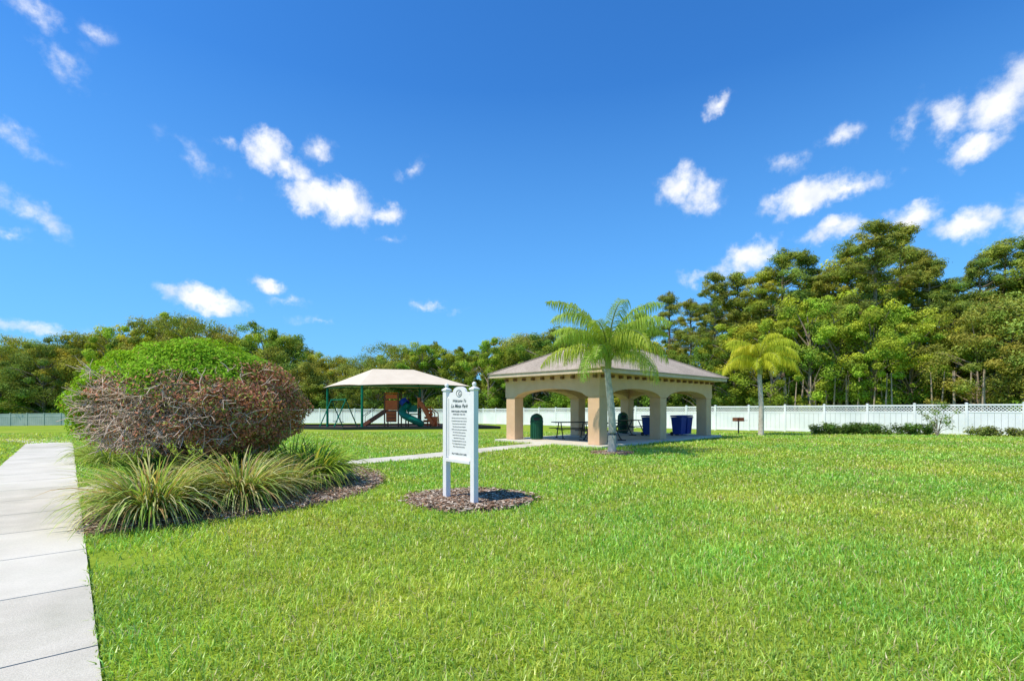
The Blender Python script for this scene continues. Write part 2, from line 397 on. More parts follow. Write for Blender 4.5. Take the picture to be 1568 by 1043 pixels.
mb.box((LU/2,LV/2,2.885),(LU+2*ov-.06,LV+2*ov-.06,.04),M_trim)
for sx_,sy_,cx,cy in((LU+2*ov,.03,LU/2,-ov+.015),(LU+2*ov,.03,LU/2,LV+ov-.015)): mb.box((cx,cy,2.94),(sx_,sy_,.16),M_trim)
for cx in(-ov+.015,LU+ov-.015): mb.box((cx,LV/2,2.94),(.03,LV+2*ov-.062,.16),M_trim)
mb.obj('fascia',pav)
mb=MB(); e=ov+.04; hw=(LV+2*e)/2; ze=3.0; zr=4.5
c4=[(-e,-e),(LU+e,-e),(LU+e,LV+e),(-e,LV+e)]
v=[(x,y,ze) for x,y in c4]+[(x,y,ze+.035) for x,y in c4]+[(-e+hw,LV/2,zr),(LU+e-hw,LV/2,zr)]
mb.add(v,[(0,1,5,4),(1,2,6,5),(2,3,7,6),(3,0,4,7),(4,5,9,8),(5,6,9),(6,7,8,9),(7,4,8),(3,2,1,0)],M_roof)
for a_,b_ in(((-e,-e,ze+.04),v[8]),((LU+e,-e,ze+.04),v[9]),((LU+e,LV+e,ze+.04),v[9]),((-e,LV+e,ze+.04),v[8]),(v[8],v[9])): mb.bar(a_,b_,.2,.04,M_roof)
mb.obj('hip_roof',pav)
mb=MB(); mb.box((LU/2,LV/2,.05),(LU+.7,LV+.7,.1),M_conc); mb.obj('floor_slab',pav,bevel=.01)
def loc(uu,vv): 
    return (A.x+uu*math.cos(ang)-vv*math.sin(ang),A.y+uu*math.sin(ang)+vv*math.cos(ang))
def picnic(uu,vv,rz):
    x,y=loc(uu,vv); mb=MB()
    mb.box((0,0,.75),(1.85,.75,.035),M_black)
    for s in(-1,1):
        mb.box((0,s*.68,.45),(1.85,.26,.03),M_black)
        for xx in(-.6,.6):
            mb.tube([(xx,s*.62,.0),(xx,s*.5,.12),(xx,s*.2,.72)],[.028]*3,M_black)
            mb.tube([(xx,s*.72,.43),(xx,0,.40)],[.022]*2,M_black)
            mb.tube([(xx,s*.8,.02),(xx,s*.4,.02)],[.025]*2,M_black)
    o=mb.obj('picnic_table',bevel=.01); o.location=(x,y,.1); o.rotation_euler=(0,0,ang+rz)
picnic(2.7,3.5,-.6); picnic(7.2,3.3,.0); picnic(2.3,1.5,0.05)
def can(uu,vv):
    x,y=loc(uu,vv); mb=MB()
    mb.lathe((0,0,0),[(.2,0),(.25,.02),(.27,.35),(.28,.75),(.3,.77),(.3,.82),(.28,.84)],M_gcan,18)
    for i in range(18):
        a=2*math.pi*i/18; mb.box((.285*math.cos(a),.285*math.sin(a),.4),(.012,.05,.7),M_gcan,rz=a)
    mb.lathe((0,0,.84),[(.29,0),(.285,.12),(.22,.24),(.1,.31),(.02,.33)],M_gcan,18)
    mb.box((0,-.275,.93),(.26,.04,.13),M_black)
    o=mb.obj('trash_can'); o.location=(x,y,.1); o.rotation_euler=(0,0,ang-.8)
can(.95,4.15); can(8.3,4.4)
def bin_(uu,vv,s=1):
    x,y=loc(uu,vv); mb=MB(); a,b_=.25*s,.29*s; H=.95
    v=[(-a*.9,-a*.9,.08),(a*.9,-a*.9,.08),(a*.9,a*.9,.08),(-a*.9,a*.9,.08),(-b_,-b_,H),(b_,-b_,H),(b_,b_,H),(-b_,b_,H)]
    mb.add(v,[(0,3,2,1),(4,5,6,7),(0,1,5,4),(1,2,6,5),(2,3,7,6),(3,0,4,7)],M_blue)
    mb.box((0,0,H-.03),(b_*2.12,b_*2.12,.05),M_blue); mb.box((0,.02,H+.05),(b_*2.05,b_*2.1,.07),M_blue)
    mb.cyl((-b_*.8,b_*.95,.1),(-b_*.7,b_*.95,.1),.1,.1,M_black,14); mb.cyl((b_*.7,b_*.95,.1),(b_*.8,b_*.95,.1),.1,.1,M_black,14)
    mb.cyl((-b_*.8,b_*1.15,H-.02),(b_*.8,b_*1.15,H-.02),.015,.015,M_black,8)
    o=mb.obj('recycling_bin',bevel=.015); o.location=(x,y,.1); o.rotation_euler=(0,0,ang)
bin_(6.95,2.0,.85); bin_(8.2,1.0); bin_(8.85,1.0)
mb=MB(); mb.cyl((0,0,0),(0,0,.8),.04,.04,M_black,10); rust=mat('rusty_steel',(.14,.055,.03),(.25,.1,.05),scale=8)
mb.box((0,0,.82),(.55,.4,.03),rust); mb.box((0,.19,.92),(.55,.02,.22),rust); mb.box((-.265,0,.92),(.02,.36,.22),rust); mb.box((.265,0,.92),(.02,.36,.22),rust)
for i in range(9): mb.cyl((-.25,-.16+i*.04,1.0),(.25,-.16+i*.04,1.0),.008,.008,rust,6)
mb.box((.45,0,.85),(.3,.3,.02),rust)
o=mb.obj('barbecue_grill'); o.location=(13.8,31.2,gz(14,31.2)); o.rotation_euler=(0,0,.4)

# ------------------------------------------------------------------ sign
p0=Vector((-1.11,8.7)); p1=Vector((-.60,8.14)); dv=p1-p0; sa=math.atan2(dv.y,dv.x); mid=(p0+p1)/2; hw_=dv.length/2
sg=empty('park_sign',(mid.x,mid.y,.0),sa)
mb=MB()
for s in(-1,1):
    x=s*hw_; mb.box((x,0,.93),(.095,.095,1.86),M_white); mb.box((x,0,1.87),(.125,.125,.03),M_white); mb.box((x,0,.03),(.12,.12,.06),M_white)
    v=[(x-.055,-.055,1.886),(x+.055,-.055,1.886),(x+.055,.055,1.886),(x-.055,.055,1.886),(x,0,1.93)]; mb.add(v,[(0,1,4),(1,2,4),(2,3,4),(3,0,4)],M_white)
    mb.lathe((x,0,1.915),[(.012,0),(.03,.012),(.036,.035),(.028,.06),(.008,.072)],M_white,12)
mb.obj('posts',sg,bevel=.006,smooth=False)
mb=MB(); iw=hw_-.055; prof=[]
zb=.73; 
for i in range(41):
    f=-1+2*i/40; af=abs(f)
    if af>.86: z=1.76
    elif af>.55: z=1.80+.03*math.cos((af-.7)*10)
    else: z=1.83+.09*math.sqrt(max(0,1-(af/.55)**2))
    prof.append((f*iw,z))
n_=len(prof); v=[]
for yy in(-.018,.018):
    v+=[(x,yy,z) for x,z in prof]+[(x,yy,zb) for x,z in prof]
fs=[]
for i in range(n_-1):
    fs+=[(i,n_+i,n_+i+1,i+1),(2*n_+i+1,3*n_+i+1,3*n_+i,2*n_+i),(i,i+1,2*n_+i+1,2*n_+i),(n_+i+1,n_+i,3*n_+i,3*n_+i+1)]
mb.add(v,fs,M_white); mb.obj('panel',sg)
mb=MB()
mb.box((0,-.024,.70),(2*iw,.07,.055),M_white); 
for s in(-1,1): mb.box((s*(iw-.02),-.024,1.24),(.04,.012,1.0),M_white)
mb.obj('frame_moulding',sg,bevel=.004)
mb=MB()
mb.tube([(.075*math.cos(a),-.022,1.81+.055*math.sin(a)) for a in np.linspace(0,2*math.pi,21)],[.004]*21,M_text,5); mb.obj('emblem',sg)
def txt(body,z,size,it=False,off=0.0):
    cu=bpy.data.curves.new('lettering','FONT'); cu.body=body; cu.size=size; cu.align_x='CENTER'; cu.extrude=.001; cu.offset=off
    if it: cu.shear=.35
    cu.materials.append(M_text); o=bpy.data.objects.new('lettering',cu); link(o,sg); o.location=(0,-.021,z); o.rotation_euler=(R(90),0,0)
txt('G',1.775,.10,True); txt('Welcome To',1.665,.07,True); txt('La Mesa Park',1.575,.085,True,.0006)
txt('PARK RULES & POLICIES',1.50,.040,False,.0006); txt('PLEASE ENJOY YOUR PARK',1.455,.028)
lines=['Park hours are from dawn until dusk only','No alcoholic beverages or glass containers','All pets must be on a leash at all times','Please clean up after pets and guests','Children under twelve must be supervised','No motorized vehicles in park area','Pavilion is first come and first served','Place all trash in bins provided','Use playground equipment at own risk','No overnight parking and no camping','Report damage to the association']
for i,l_ in enumerate(lines): txt(l_,1.395-i*.047,.024)
txt('PLAY SAFE & STAY SAFE',.80,.038,False,.0006)

# ------------------------------------------------------------------ fence
FP=[(47,13.5),(28.7,28.7),(15.7,39.5),(-3.5,62),(-27,66),(-62,76),(-110,74)]
fence=empty('white_fence'); mbp=MB(); mbl=MB(); H=1.83
for a,b_ in zip(FP[:-1],FP[1:]):
    a=Vector(a);b_=Vector(b_); L=(b_-a).length; k=round(L/2.4); th=math.atan2(b_.y-a.y,b_.x-a.x); dd=(b_-a)/k; sl_=dd.length
    MF=M_fwhite if a.x>-30 and b_.x>-40 else M_fgrey
    for i in range(k):
        p=a+dd*i; g0=gz(p.x,p.y); mbp.box((p.x,p.y,g0+H/2+.02),(.13,.13,H+.04),MF,th)
        mbp.box((p.x,p.y,g0+H+.055),(.16,.16,.03),MF,th); mbp.box((p.x,p.y,g0+H+.08),(.09,.09,.03),MF,th)
        m_=p+dd/2; g1=gz(m_.x,m_.y)
        for zz,hh,tk in((.1,.14,.06),(1.36,.1,.06),(H-.05,.09,.06)): mbp.box((m_.x,m_.y,g1+zz),(sl_-.13,tk,hh),MF,th)
        nb_=8; bw=(sl_-.13)/nb_
        for j in range(nb_):
            q_=p+dd.normalized()*(.065+bw*(j+.5)); mbp.box((q_.x,q_.y,g1+.74),(bw-.012,.03,1.15),MF,th)
        if a.x>-30:
            ux=dd.normalized(); z0=g1+1.41; z1=g1+H-.095; s=-.25
            while s<sl_+.25:
                for sgn in(1,-1):
                    s0_=s; e_=s+sgn*(z1-z0); za,zb_=z0,z1
                    lo,hi=.06,sl_-.06
                    def cl(sv,zv,sr,zr_):
                        if sv<lo: return lo, zv+(zr_-zv)*(lo-sv)/(sr-sv)
                        if sv>hi: return hi, zv+(zr_-zv)*(hi-sv)/(sr-sv)
                        return sv,zv
                    if (s0_<lo and e_<lo) or (s0_>hi and e_>hi): continue
                    A1,Z1=cl(s0_,za,e_,zb_); A2,Z2=cl(e_,zb_,s0_,za)
                    if abs(A1-A2)<.03: continue
                    A_=p+ux*A1; B_=p+ux*A2; off=Vector((-ux.y,ux.x))*(.006*sgn)
                    mbl.bar((A_.x+off.x,A_.y+off.y,Z1),(B_.x+off.x,B_.y+off.y,Z2),.01,.032,MF)
                s+=.17
        else: mbp.box((m_.x,m_.y,g1+1.59),(sl_-.13,.02,.36),MF,th)
mbp.obj('panels',fence); mbl.obj('lattice',fence)

# ------------------------------------------------------------------ playground
a0=Vector((-12.3,42));b0=Vector((-17.3,48));d0=Vector((-4.1,44.5));c0_=b0+d0-a0
cn=empty('shade_canopy'); mb=MB(); zE=3.32
for p in(a0,b0,c0_,d0):
    mb.cyl((p.x,p.y,gz(p.x,p.y)-.05),(p.x,p.y,zE-.02),.11,.10,M_gpost,12)
P3=[Vector((p.x,p.y,zE)) for p in(a0,d0,c0_,b0)]
for i in range(4): mb.tube([P3[i]+Vector((0,0,-.03)),P3[(i+1)%4]+Vector((0,0,-.03))],[.06,.06],M_gpost)
ctr=sum(P3,Vector())/4; r1=ctr.lerp((P3[0]+P3[3])/2,.42); r2=ctr.lerp((P3[1]+P3[2])/2,.42); r1.z=r2.z=4.85
for i,r in((0,r1),(3,r1),(1,r2),(2,r2)): mb.tube([P3[i],r],[.05,.05],M_gpost)
mb.obj('steel_frame',cn)
mb=MB()
out=[p+(p-ctr)*.07 for p in P3]
for p in out: p.z=zE-.06
def panel(q4,sag=.12,n=8):
    v=[];
    for i in range(n+1):
        for j in range(n+1):
            f,g=i/n,j/n; p=(q4[0]*(1-f)+q4[1]*f)*(1-g)+(q4[3]*(1-f)+q4[2]*f)*g
            p=p.copy(); p.z+=.06-sag*math.sin(math.pi*f)*math.sin(math.pi*g)*.8 + (.14*math.sin(math.pi*f)*(1-g)); v.append(p)
    mb.add(v,[(i*(n+1)+j,(i+1)*(n+1)+j,(i+1)*(n+1)+j+1,i*(n+1)+j+1) for i in range(n) for j in range(n)],M_canvas)
panel([out[0],out[1],r2,r1]); panel([out[1],out[2],r2,r2]); panel([out[2],out[3],r1,r2]); panel([out[3],out[0],r1,r1])
mb.obj('fabric_roof',cn,smooth=True)
mb=MB()
poly=[(-21,43.5),(-13,39.6),(-1.0,42.5),(-3.0,48.5),(-8,54),(-22,50)]
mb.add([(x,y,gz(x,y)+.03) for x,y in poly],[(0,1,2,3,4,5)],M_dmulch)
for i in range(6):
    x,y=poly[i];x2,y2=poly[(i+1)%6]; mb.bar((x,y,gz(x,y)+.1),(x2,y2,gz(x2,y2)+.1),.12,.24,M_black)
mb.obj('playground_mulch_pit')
pg=empty('playground_structure',(-9.9,45.2,gz(-10,45.2)))
mb=MB()
def tower(x,y,s,dz,H_):
    for ax in(-s,s):
        for ay in(-s,s): mb.cyl((x+ax,y+ay,0),(x+ax,y+ay,H_),.06,.06,M_brown,8); mb.lathe((x+ax,y+ay,H_),[(.07,0),(.06,.05),(.01,.08)],M_gplas,8)
    mb.box((x,y,dz),(2*s,2*s,.08),M_brown)
tower(-.6,0,.6,1.5,3.1); tower(1.15,.2,.55,1.2,2.7)
mb.box((-.6,-.62,2.0),(1.05,.05,.85),M_orange); mb.box((-.6,-.62,2.75),(1.0,.05,.35),M_orange); mb.box((-.6,-.66,1.0),(.9,.05,.9),M_orange)
for i in range(5): mb.box((-.6,-.72,.35+i*.28),(.8,.08,.05),M_brown)
mb.box((-.6,.62,2.0),(1.05,.05,.85),M_gplas); mb.box((-1.22,0,2.6),(.05,1.0,.5),M_tan); mb.box((.27,.1,1.3),(.7,1.0,.07),M_brown)
mb.box((1.15,-.4,1.7),(.9,.05,.6),M_gplas); mb.tube([(-1.2,-.6,3.05),(0,-.6,3.05)],[.05]*2,M_orange)
for s in(-.35,.35): mb.bar((-1.2,s,1.55),(-3.1,s-.2,.25),.06,.3,M_brown)
mb.bar((-1.2,0,1.45),(-3.1,-.2,.15),.66,.04,M_black)
for i in range(7): mb.box((-1.35-.25*i,-.02*i,1.38-.17*i),(.22,.66,.04),M_black)
for s in(-.38,.38): mb.tube([(-1.2,s,2.3),(-1.6,s,2.2),(-3.1,s-.2,1.05),(-3.15,s-.2,.1)],[.03]*4,M_black)
pts_=[]
for i in range(26):
    f=i/25; a=math.pi*1.6*f+1.2; pts_.append((.75+.75*math.cos(a)*(.6+.4*f)+.6*f,-1.1+.55*math.sin(a),2.2-1.85*f))
mb.tube(pts_,[.3]*26,M_gplas,12)
mb.tube([(.4,-.7,2.4),(.7,-.85,2.1)],[.36,.36],M_blue,12)
for i in range(12):
    f0,f1=i/12,(i+1)/12
    P_=lambda f:Vector((1.7+1.5*f,-.35-.3*f,2.1-1.85*(3*f*f-2*f*f*f)))
    mb.bar(P_(f0),P_(f1),.6,.05,M_orange)
    for s in(-.3,.3):
        o_=Vector((0,s,.14)); mb.bar(P_(f0)+o_,P_(f1)+o_,.06,.3,M_orange)
mb.box((1.72,-.35,2.2),(.08,.75,.9),M_orange)
for i in range(4): mb.tube([(2.3+.35*i,.9,0),(2.35+.3*i,.8,1.3),(1.9+.2*i,.6,1.9)],[.05]*3,M_orange)
for i in range(5): mb.box((2.6,-.1,.3+.3*i),(1.2-.18*i,.06,.2),M_orange)
mb.box((3.1,-.1,.5),(.5,.5,1.0),M_orange); mb.box((2.7,.4,.85),(.1,.9,1.5),M_brown)
mb.obj('play_equipment',pg)
sw=MB(); xw,yw=-15.6,46
for s in(-1.6,1.6):
    for k_ in(-1,1): sw.tube([(s,k_*1.1,0),(s,0,2.5)],[.05]*2,M_gpost)
sw.tube([(-1.7,0,2.5),(1.7,0,2.5)],[.055]*2,M_gpost)
for s in(-.8,.7):
    for k_ in(-.22,.22): sw.tube([(s+k_,0,2.45),(s+k_,0,.55)],[.012]*2,M_black,4)
    sw.box((s,0,.53),(.48,.2,.05),M_black)
o=sw.obj('swing_set'); o.location=(xw,yw,gz(xw,yw)); o.rotation_euler=(0,0,-.85)

# ------------------------------------------------------------------ vegetation generators
def rdir(n):
    v=rng.normal(size=(n,3)); return v/np.linalg.norm(v,axis=1)[:,None]
def leaf_quads(P,Nrm,ln,wd):
    n=len(P); N_=Nrm+rdir(n)*.75; N_/=np.linalg.norm(N_,axis=1)[:,None]
    t_=np.cross(N_,rdir(n)); t_/=np.linalg.norm(t_,axis=1)[:,None]+1e-9; b_=np.cross(N_,t_)
    t_=t_*ln[:,None]; b_=b_*wd[:,None]
    return np.stack([P-t_,P-b_*.9+t_*.1,P+t_,P+b_*.9+t_*.1],1)
def clump_cloud(centres,radii,per,ln,wd,base,flat=.75,var=.28):
    Qs=[];Cs=[]
    for c_,r in zip(centres,radii):
        n=int(per*rng.uniform(.7,1.2)); D=rdir(n); rr=r*rng.uniform(.25,1.12,n)**.6
        rr*=1+.25*np.sin(D[:,0]*6+r*9)*np.sin(D[:,2]*5+D[:,1]*6)
        P=np.array(c_)+D*rr[:,None]*np.array([1,1,flat]); up=D+np.array([0,0,.5])
        l_=ln*rng.uniform(.6,1.3,n); Qs.append(leaf_quads(P,up,l_,l_*wd/ln))
        tone=rng.uniform(1-var,1+var); hue=rng.uniform(-.15,.2)
        C=np.array(base)[None,:]*tone*rng.uniform(.6,1.4,n)[:,None]; C[:,0]*=1+hue; Cs.append(C)
    return np.vstack(Qs),np.vstack(Cs)
def oak_mesh(name,H=13,Rc=5.0,low=.22,nc=85,seed=1,base=(.26,.36,.055),per=350,ln=.12):
    mb=MB(); mb.mats=[M_leaf,M_bark]
    cs=[];rs=[]
    cz=H*(low+1)/2; rz=H*(1-low)/2
    while len(cs)<nc:
        d_=rdir(1)[0]; rr=rng.uniform(.35,1)**.5
        wob=1+.2*math.sin(3*math.atan2(d_[1],d_[0])+seed)+.12*math.sin(5*d_[2]*2+seed*2)
        p=np.array([d_[0]*Rc*rr*wob,d_[1]*Rc*rr*wob,cz+d_[2]*rz*rr*(1+.12*math.sin(seed*3+4*d_[0]))])
        if p[2]<H*low*.8: continue
        cs.append(p); rs.append(rng.uniform(.5,1.3)*Rc/5)
    mb.tube([(0,0,-.3),(.1,.05,H*.18),(.0,.15,H*.4),(.2,.1,H*.7)],[.3,.24,.17,.06],M_bark,8)
    for c_ in cs[::2]:
        z0=min(max(c_[2]-rng.uniform(1.5,3.5),H*.15),H*.65); s_=Vector((.05,.1,z0)); m_=s_.lerp(Vector(c_),.5)+Vector((0,0,.3))
        mb.tube([s_,m_,c_],[.09,.06,.02],M_bark,5)
    Q,C=clump_cloud(cs,rs,per,ln,ln*.55,base,flat=.7)
    return np_mesh(name,Q,C,[M_leaf,M_bark],(mb.v,mb.f,[1]*len(mb.f)))
def pine_mesh(name,H=18,seed=1,base=(.25,.34,.065)):
    mb=MB(); cs=[];rs=[]
    for i in range(60):
        f=rng.uniform(0,1)**.85; z=H*(.52+.46*f); r=(3.0*(1-f**2*.75)+.1)*rng.uniform(.15,1); a=rng.uniform(0,6.28)
        cs.append(np.array([r*math.cos(a),r*math.sin(a),z+r*.12])); rs.append(rng.uniform(.4,.85))
    cs.append(np.array([0,0,H])); rs.append(.6)
    bend=rng.uniform(-.4,.4,2)
    mb.tube([(0,0,-.3),(bend[0]*.4,0,H*.3),(bend[0],bend[1],H*.6),(0,0,H)],[.24,.2,.14,.03],M_bark,8)
    for c_ in cs:
        s_=Vector((bend[0]*.5,bend[1]*.5,c_[2]-rng.uniform(.1,.8))); mb.tube([s_,s_.lerp(Vector(c_),.5)+Vector((0,0,-.1)),c_],[.06,.04,.015],M_bark,4)
    for i in range(7):
        z=H*rng.uniform(.2,.45); a=rng.uniform(0,6.28); mb.tube([(0,0,z),(1.3*math.cos(a),1.3*math.sin(a),z+.2)],[.04,.01],M_bark,4)
    Q,C=clump_cloud(cs,rs,230,.17,.035,base,flat=.65,var=.25)
    return np_mesh(name,Q,C,[M_leaf,M_bark],(mb.v,mb.f,[1]*len(mb.f)))
OAK=[oak_mesh('oak_a',seed=1),oak_mesh('oak_b',H=13,Rc=4.3,low=.3,nc=72,seed=4,base=(.22,.35,.05)),oak_mesh('oak_c',H=13,Rc=5.6,low=.15,nc=98,seed=7,base=(.29,.36,.075)),oak_mesh('oak_d',H=13,Rc=4.0,low=.12,nc=72,seed=9,base=(.31,.43,.05))]
PINE=[pine_mesh('pine_a',seed=1),pine_mesh('pine_b',seed=2),pine_mesh('pine_c',seed=3),pine_mesh('pine_d',seed=4)]
def shrub_mesh(name,H=4,Rc=2.4,base=(.16,.27,.04),nc=34,per=260,ln=.11):
    cs=[];rs=[]
    for i in range(nc):
        a=rng.uniform(0,6.28); r=Rc*rng.uniform(0,1)**.6; z=rng.uniform(.1,1)*H*(1-.35*r/Rc); cs.append(np.array([r*math.cos(a),r*math.sin(a),z])); rs.append(rng.uniform(.5,.9))
    Q,C=clump_cloud(cs,rs,per,ln,ln*.5,base,flat=.85,var=.4)
    mb=MB()
    for i in range(9):
        a=rng.uniform(0,6.28); mb.tube([(0,0,-.2),(.5*math.cos(a),.5*math.sin(a),H*.4),(1.2*math.cos(a),1.2*math.sin(a),H*.8)],[.06,.04,.02],M_bark,5)
    return np_mesh(name,Q,C,[M_leaf,M_bark],(mb.v,mb.f,[1]*len(mb.f)))
SHR=[shrub_mesh('understory_a'),shrub_mesh('understory_b',base=(.24,.42,.045)),shrub_mesh('understory_c',H=3,base=(.13,.21,.04))]
def inst(name,me,x,y,H,H0,parent=None,wide=1.0):
    o=bpy.data.objects.new(name,me); link(o,parent); s=H/H0
    o.location=(x,y,gz(x,y)-.1); o.scale=(s*wide,s*wide,s); o.rotation_euler=(0,0,random.uniform(0,6.28)); return o

# skyline table: bearing -> canopy elevation
SK=[(-300,510),(0,517),(60,512),(120,505),(200,494),(270,480),(340,492),(400,496),(450,506),(475,535),(500,532),(545,552),(560,546),(600,526),(680,519),(750,513),(800,505),(850,486),(900,494),(960,495),(1000,470),(1060,435),(1120,422),(1180,400),(1240,370),(1280,390),(1340,342),(1400,356),(1430,385),(1500,398),(1540,372),(1600,355),(2000,345)]
def top(tx,dep):
    x=784+784*tx; y=float(np.interp(x,[s[0] for s in SK],[s[1] for s in SK])); return 1.6+(622-y)/784*dep
def depf(tx):
    return float(np.interp(784+784*tx,[-300,0,450,700,900,1000,1100,1300,1568,2000],[74,84,82,76,66,58,50,44,38,34]))
dl=empty('distant_tree_line')
x=-170
while x<960:
    tx=(x-784)/784; D=depf(tx)+random.uniform(-3,3); h=(top(tx,D)-gz(tx*D,D))*random.uniform(.84,1.03)
    pn=470<x<620 and random.random()<.25; me=random.choice(PINE if pn else OAK)
    inst('tree',me,tx*D,D,h,18 if pn else 13,dl,random.uniform(.85,1.1)); x+=34
x=-170
while x<1000:
    tx=(x-784)/784; D=depf(tx)+random.uniform(8,16); h=(top(tx,D)-gz(tx*D,D))*random.uniform(.88,.98)
    pn=random.random()<.18; me=random.choice(PINE if pn else OAK); inst('tree',me,tx*D,D,h,18 if pn else 13,dl,random.uniform(.9,1.1)); x+=38
x=-200
while x<1000:
    tx=(x-784)/784; D=depf(tx)-2.5+random.uniform(-1,2.5)
    inst('understory',random.choice(SHR),tx*D,D,random.uniform(2.5,5.5),4,dl,1.0); x+=22
x=-200
while x<1000:
    tx=(x-784)/784; D=depf(tx)+6+random.uniform(-1,2.5)
    inst('understory',random.choice(SHR),tx*D,D,random.uniform(5,7.5),4,dl,1.1); x+=26
x=985
while x<1760:
    tx=(x-784)/784; D=depf(tx)+random.uniform(4,9); h=(top(tx,D)-gz(tx*D,D))*random.uniform(.86,1.04)
    inst('pine_tree',random.choice(PINE),tx*D,D,h,18,None,random.uniform(.95,1.3)); x+=random.uniform(30,44)
x=970
while x<1760:
    tx=(x-784)/784; D=depf(tx)+random.uniform(-.5,2.5); h=(top(tx,D)-gz(tx*D,D))*random.uniform(.58,.78)
    inst('oak_tree',random.choice(OAK),tx*D,D,h,13,None,random.uniform(.9,1.1)); x+=random.uniform(44,62)
fr=empty('forest_background')
x=960
while x<1800:
    tx=(x-784)/784; D=depf(tx)+random.uniform(10,16); h=(top(tx,D)-gz(tx*D,D))*random.uniform(.7,.92)
    pn=random.random()<.45; inst('tree',random.choice(PINE if pn else OAK),tx*D,D,h,18 if pn else 13,fr,1.1); x+=40
for off,hl,hh,st in((0,1.8,3.4,34),(4,3,5,30),(9,4,7,34),(18,7,10,50)):
    x=960
    while x<1800:
        tx=(x-784)/784; D=depf(tx)+off+random.uniform(-1,1.5); inst('understory',random.choice(SHR),tx*D,D,random.uniform(hl,hh),4,fr,1.0); x+=st
M_pt=mat('pale_trunk',(.46,.36,.27),(.28,.22,.16),scale=5)
mb=MB()
for i in range(30):
    x=random.uniform(1200,1640); tx=(x-784)/784; D=depf(tx)-1.2+random.uniform(-1,1); X_=tx*D; g_=gz(X_,D); r=random.uniform(.06,.11); l1=random.uniform(-.4,.4)
    mb.tube([(X_,D,g_),(X_+l1*.5,D,g_+2),(X_+l1,D,g_+4.5)],[r,r*.85,r*.5],M_pt,7)
mb.obj('sapling_trunks',fr)

def hedge(name,x0,x1,y0,y1,h,n,base):
    cs=[];rs=[]
    for i in range(n):
        f=rng.uniform(); cs.append(np.array([x0+(x1-x0)*f+rng.normal(0,.1),y0+(y1-y0)*f+rng.normal(0,.25),rng.uniform(.1,h*.75)])); rs.append(rng.uniform(.22,.38))
    Q,C=clump_cloud(cs,rs,150,.07,.03,base,flat=.8,var=.4)
    g_=gz((x0+x1)/2,(y0+y1)/2); Q[:,:,2]+=g_; Q[:,:,2]=np.maximum(Q[:,:,2],g_+.01)
    link(bpy.data.objects.new(name,np_mesh(name,Q,C,[M_near])))
hedge('hedge',18.2,24.3,30.8,29.8,.75,70,(.12,.2,.04)); hedge('hedge',25.6,30.5,28.4,26.2,.5,45,(.18,.22,.05))
hedge('hedge',-60,-50,70,70,.9,60,(.08,.15,.03))
cs=[np.array([23.9+rng.normal(0,.5),28.8+rng.normal(0,.3),rng.uniform(.4,1.9)]) for i in range(30)]
Q,C=clump_cloud(cs,[.2]*30,26,.07,.025,(.18,.28,.06)); mb=MB()
for c_ in cs[::2]: mb.tube([(23.9,28.8,-.1),(23.9+(c_[0]-23.9)*.4,28.8,c_[2]*.5),tuple(c_)],[.02,.012,.006],M_bark,4)
link(bpy.data.objects.new('young_shrub',np_mesh('young_shrub',Q,C,[M_near,M_bark],(mb.v,mb.f,[1]*len(mb.f)))))

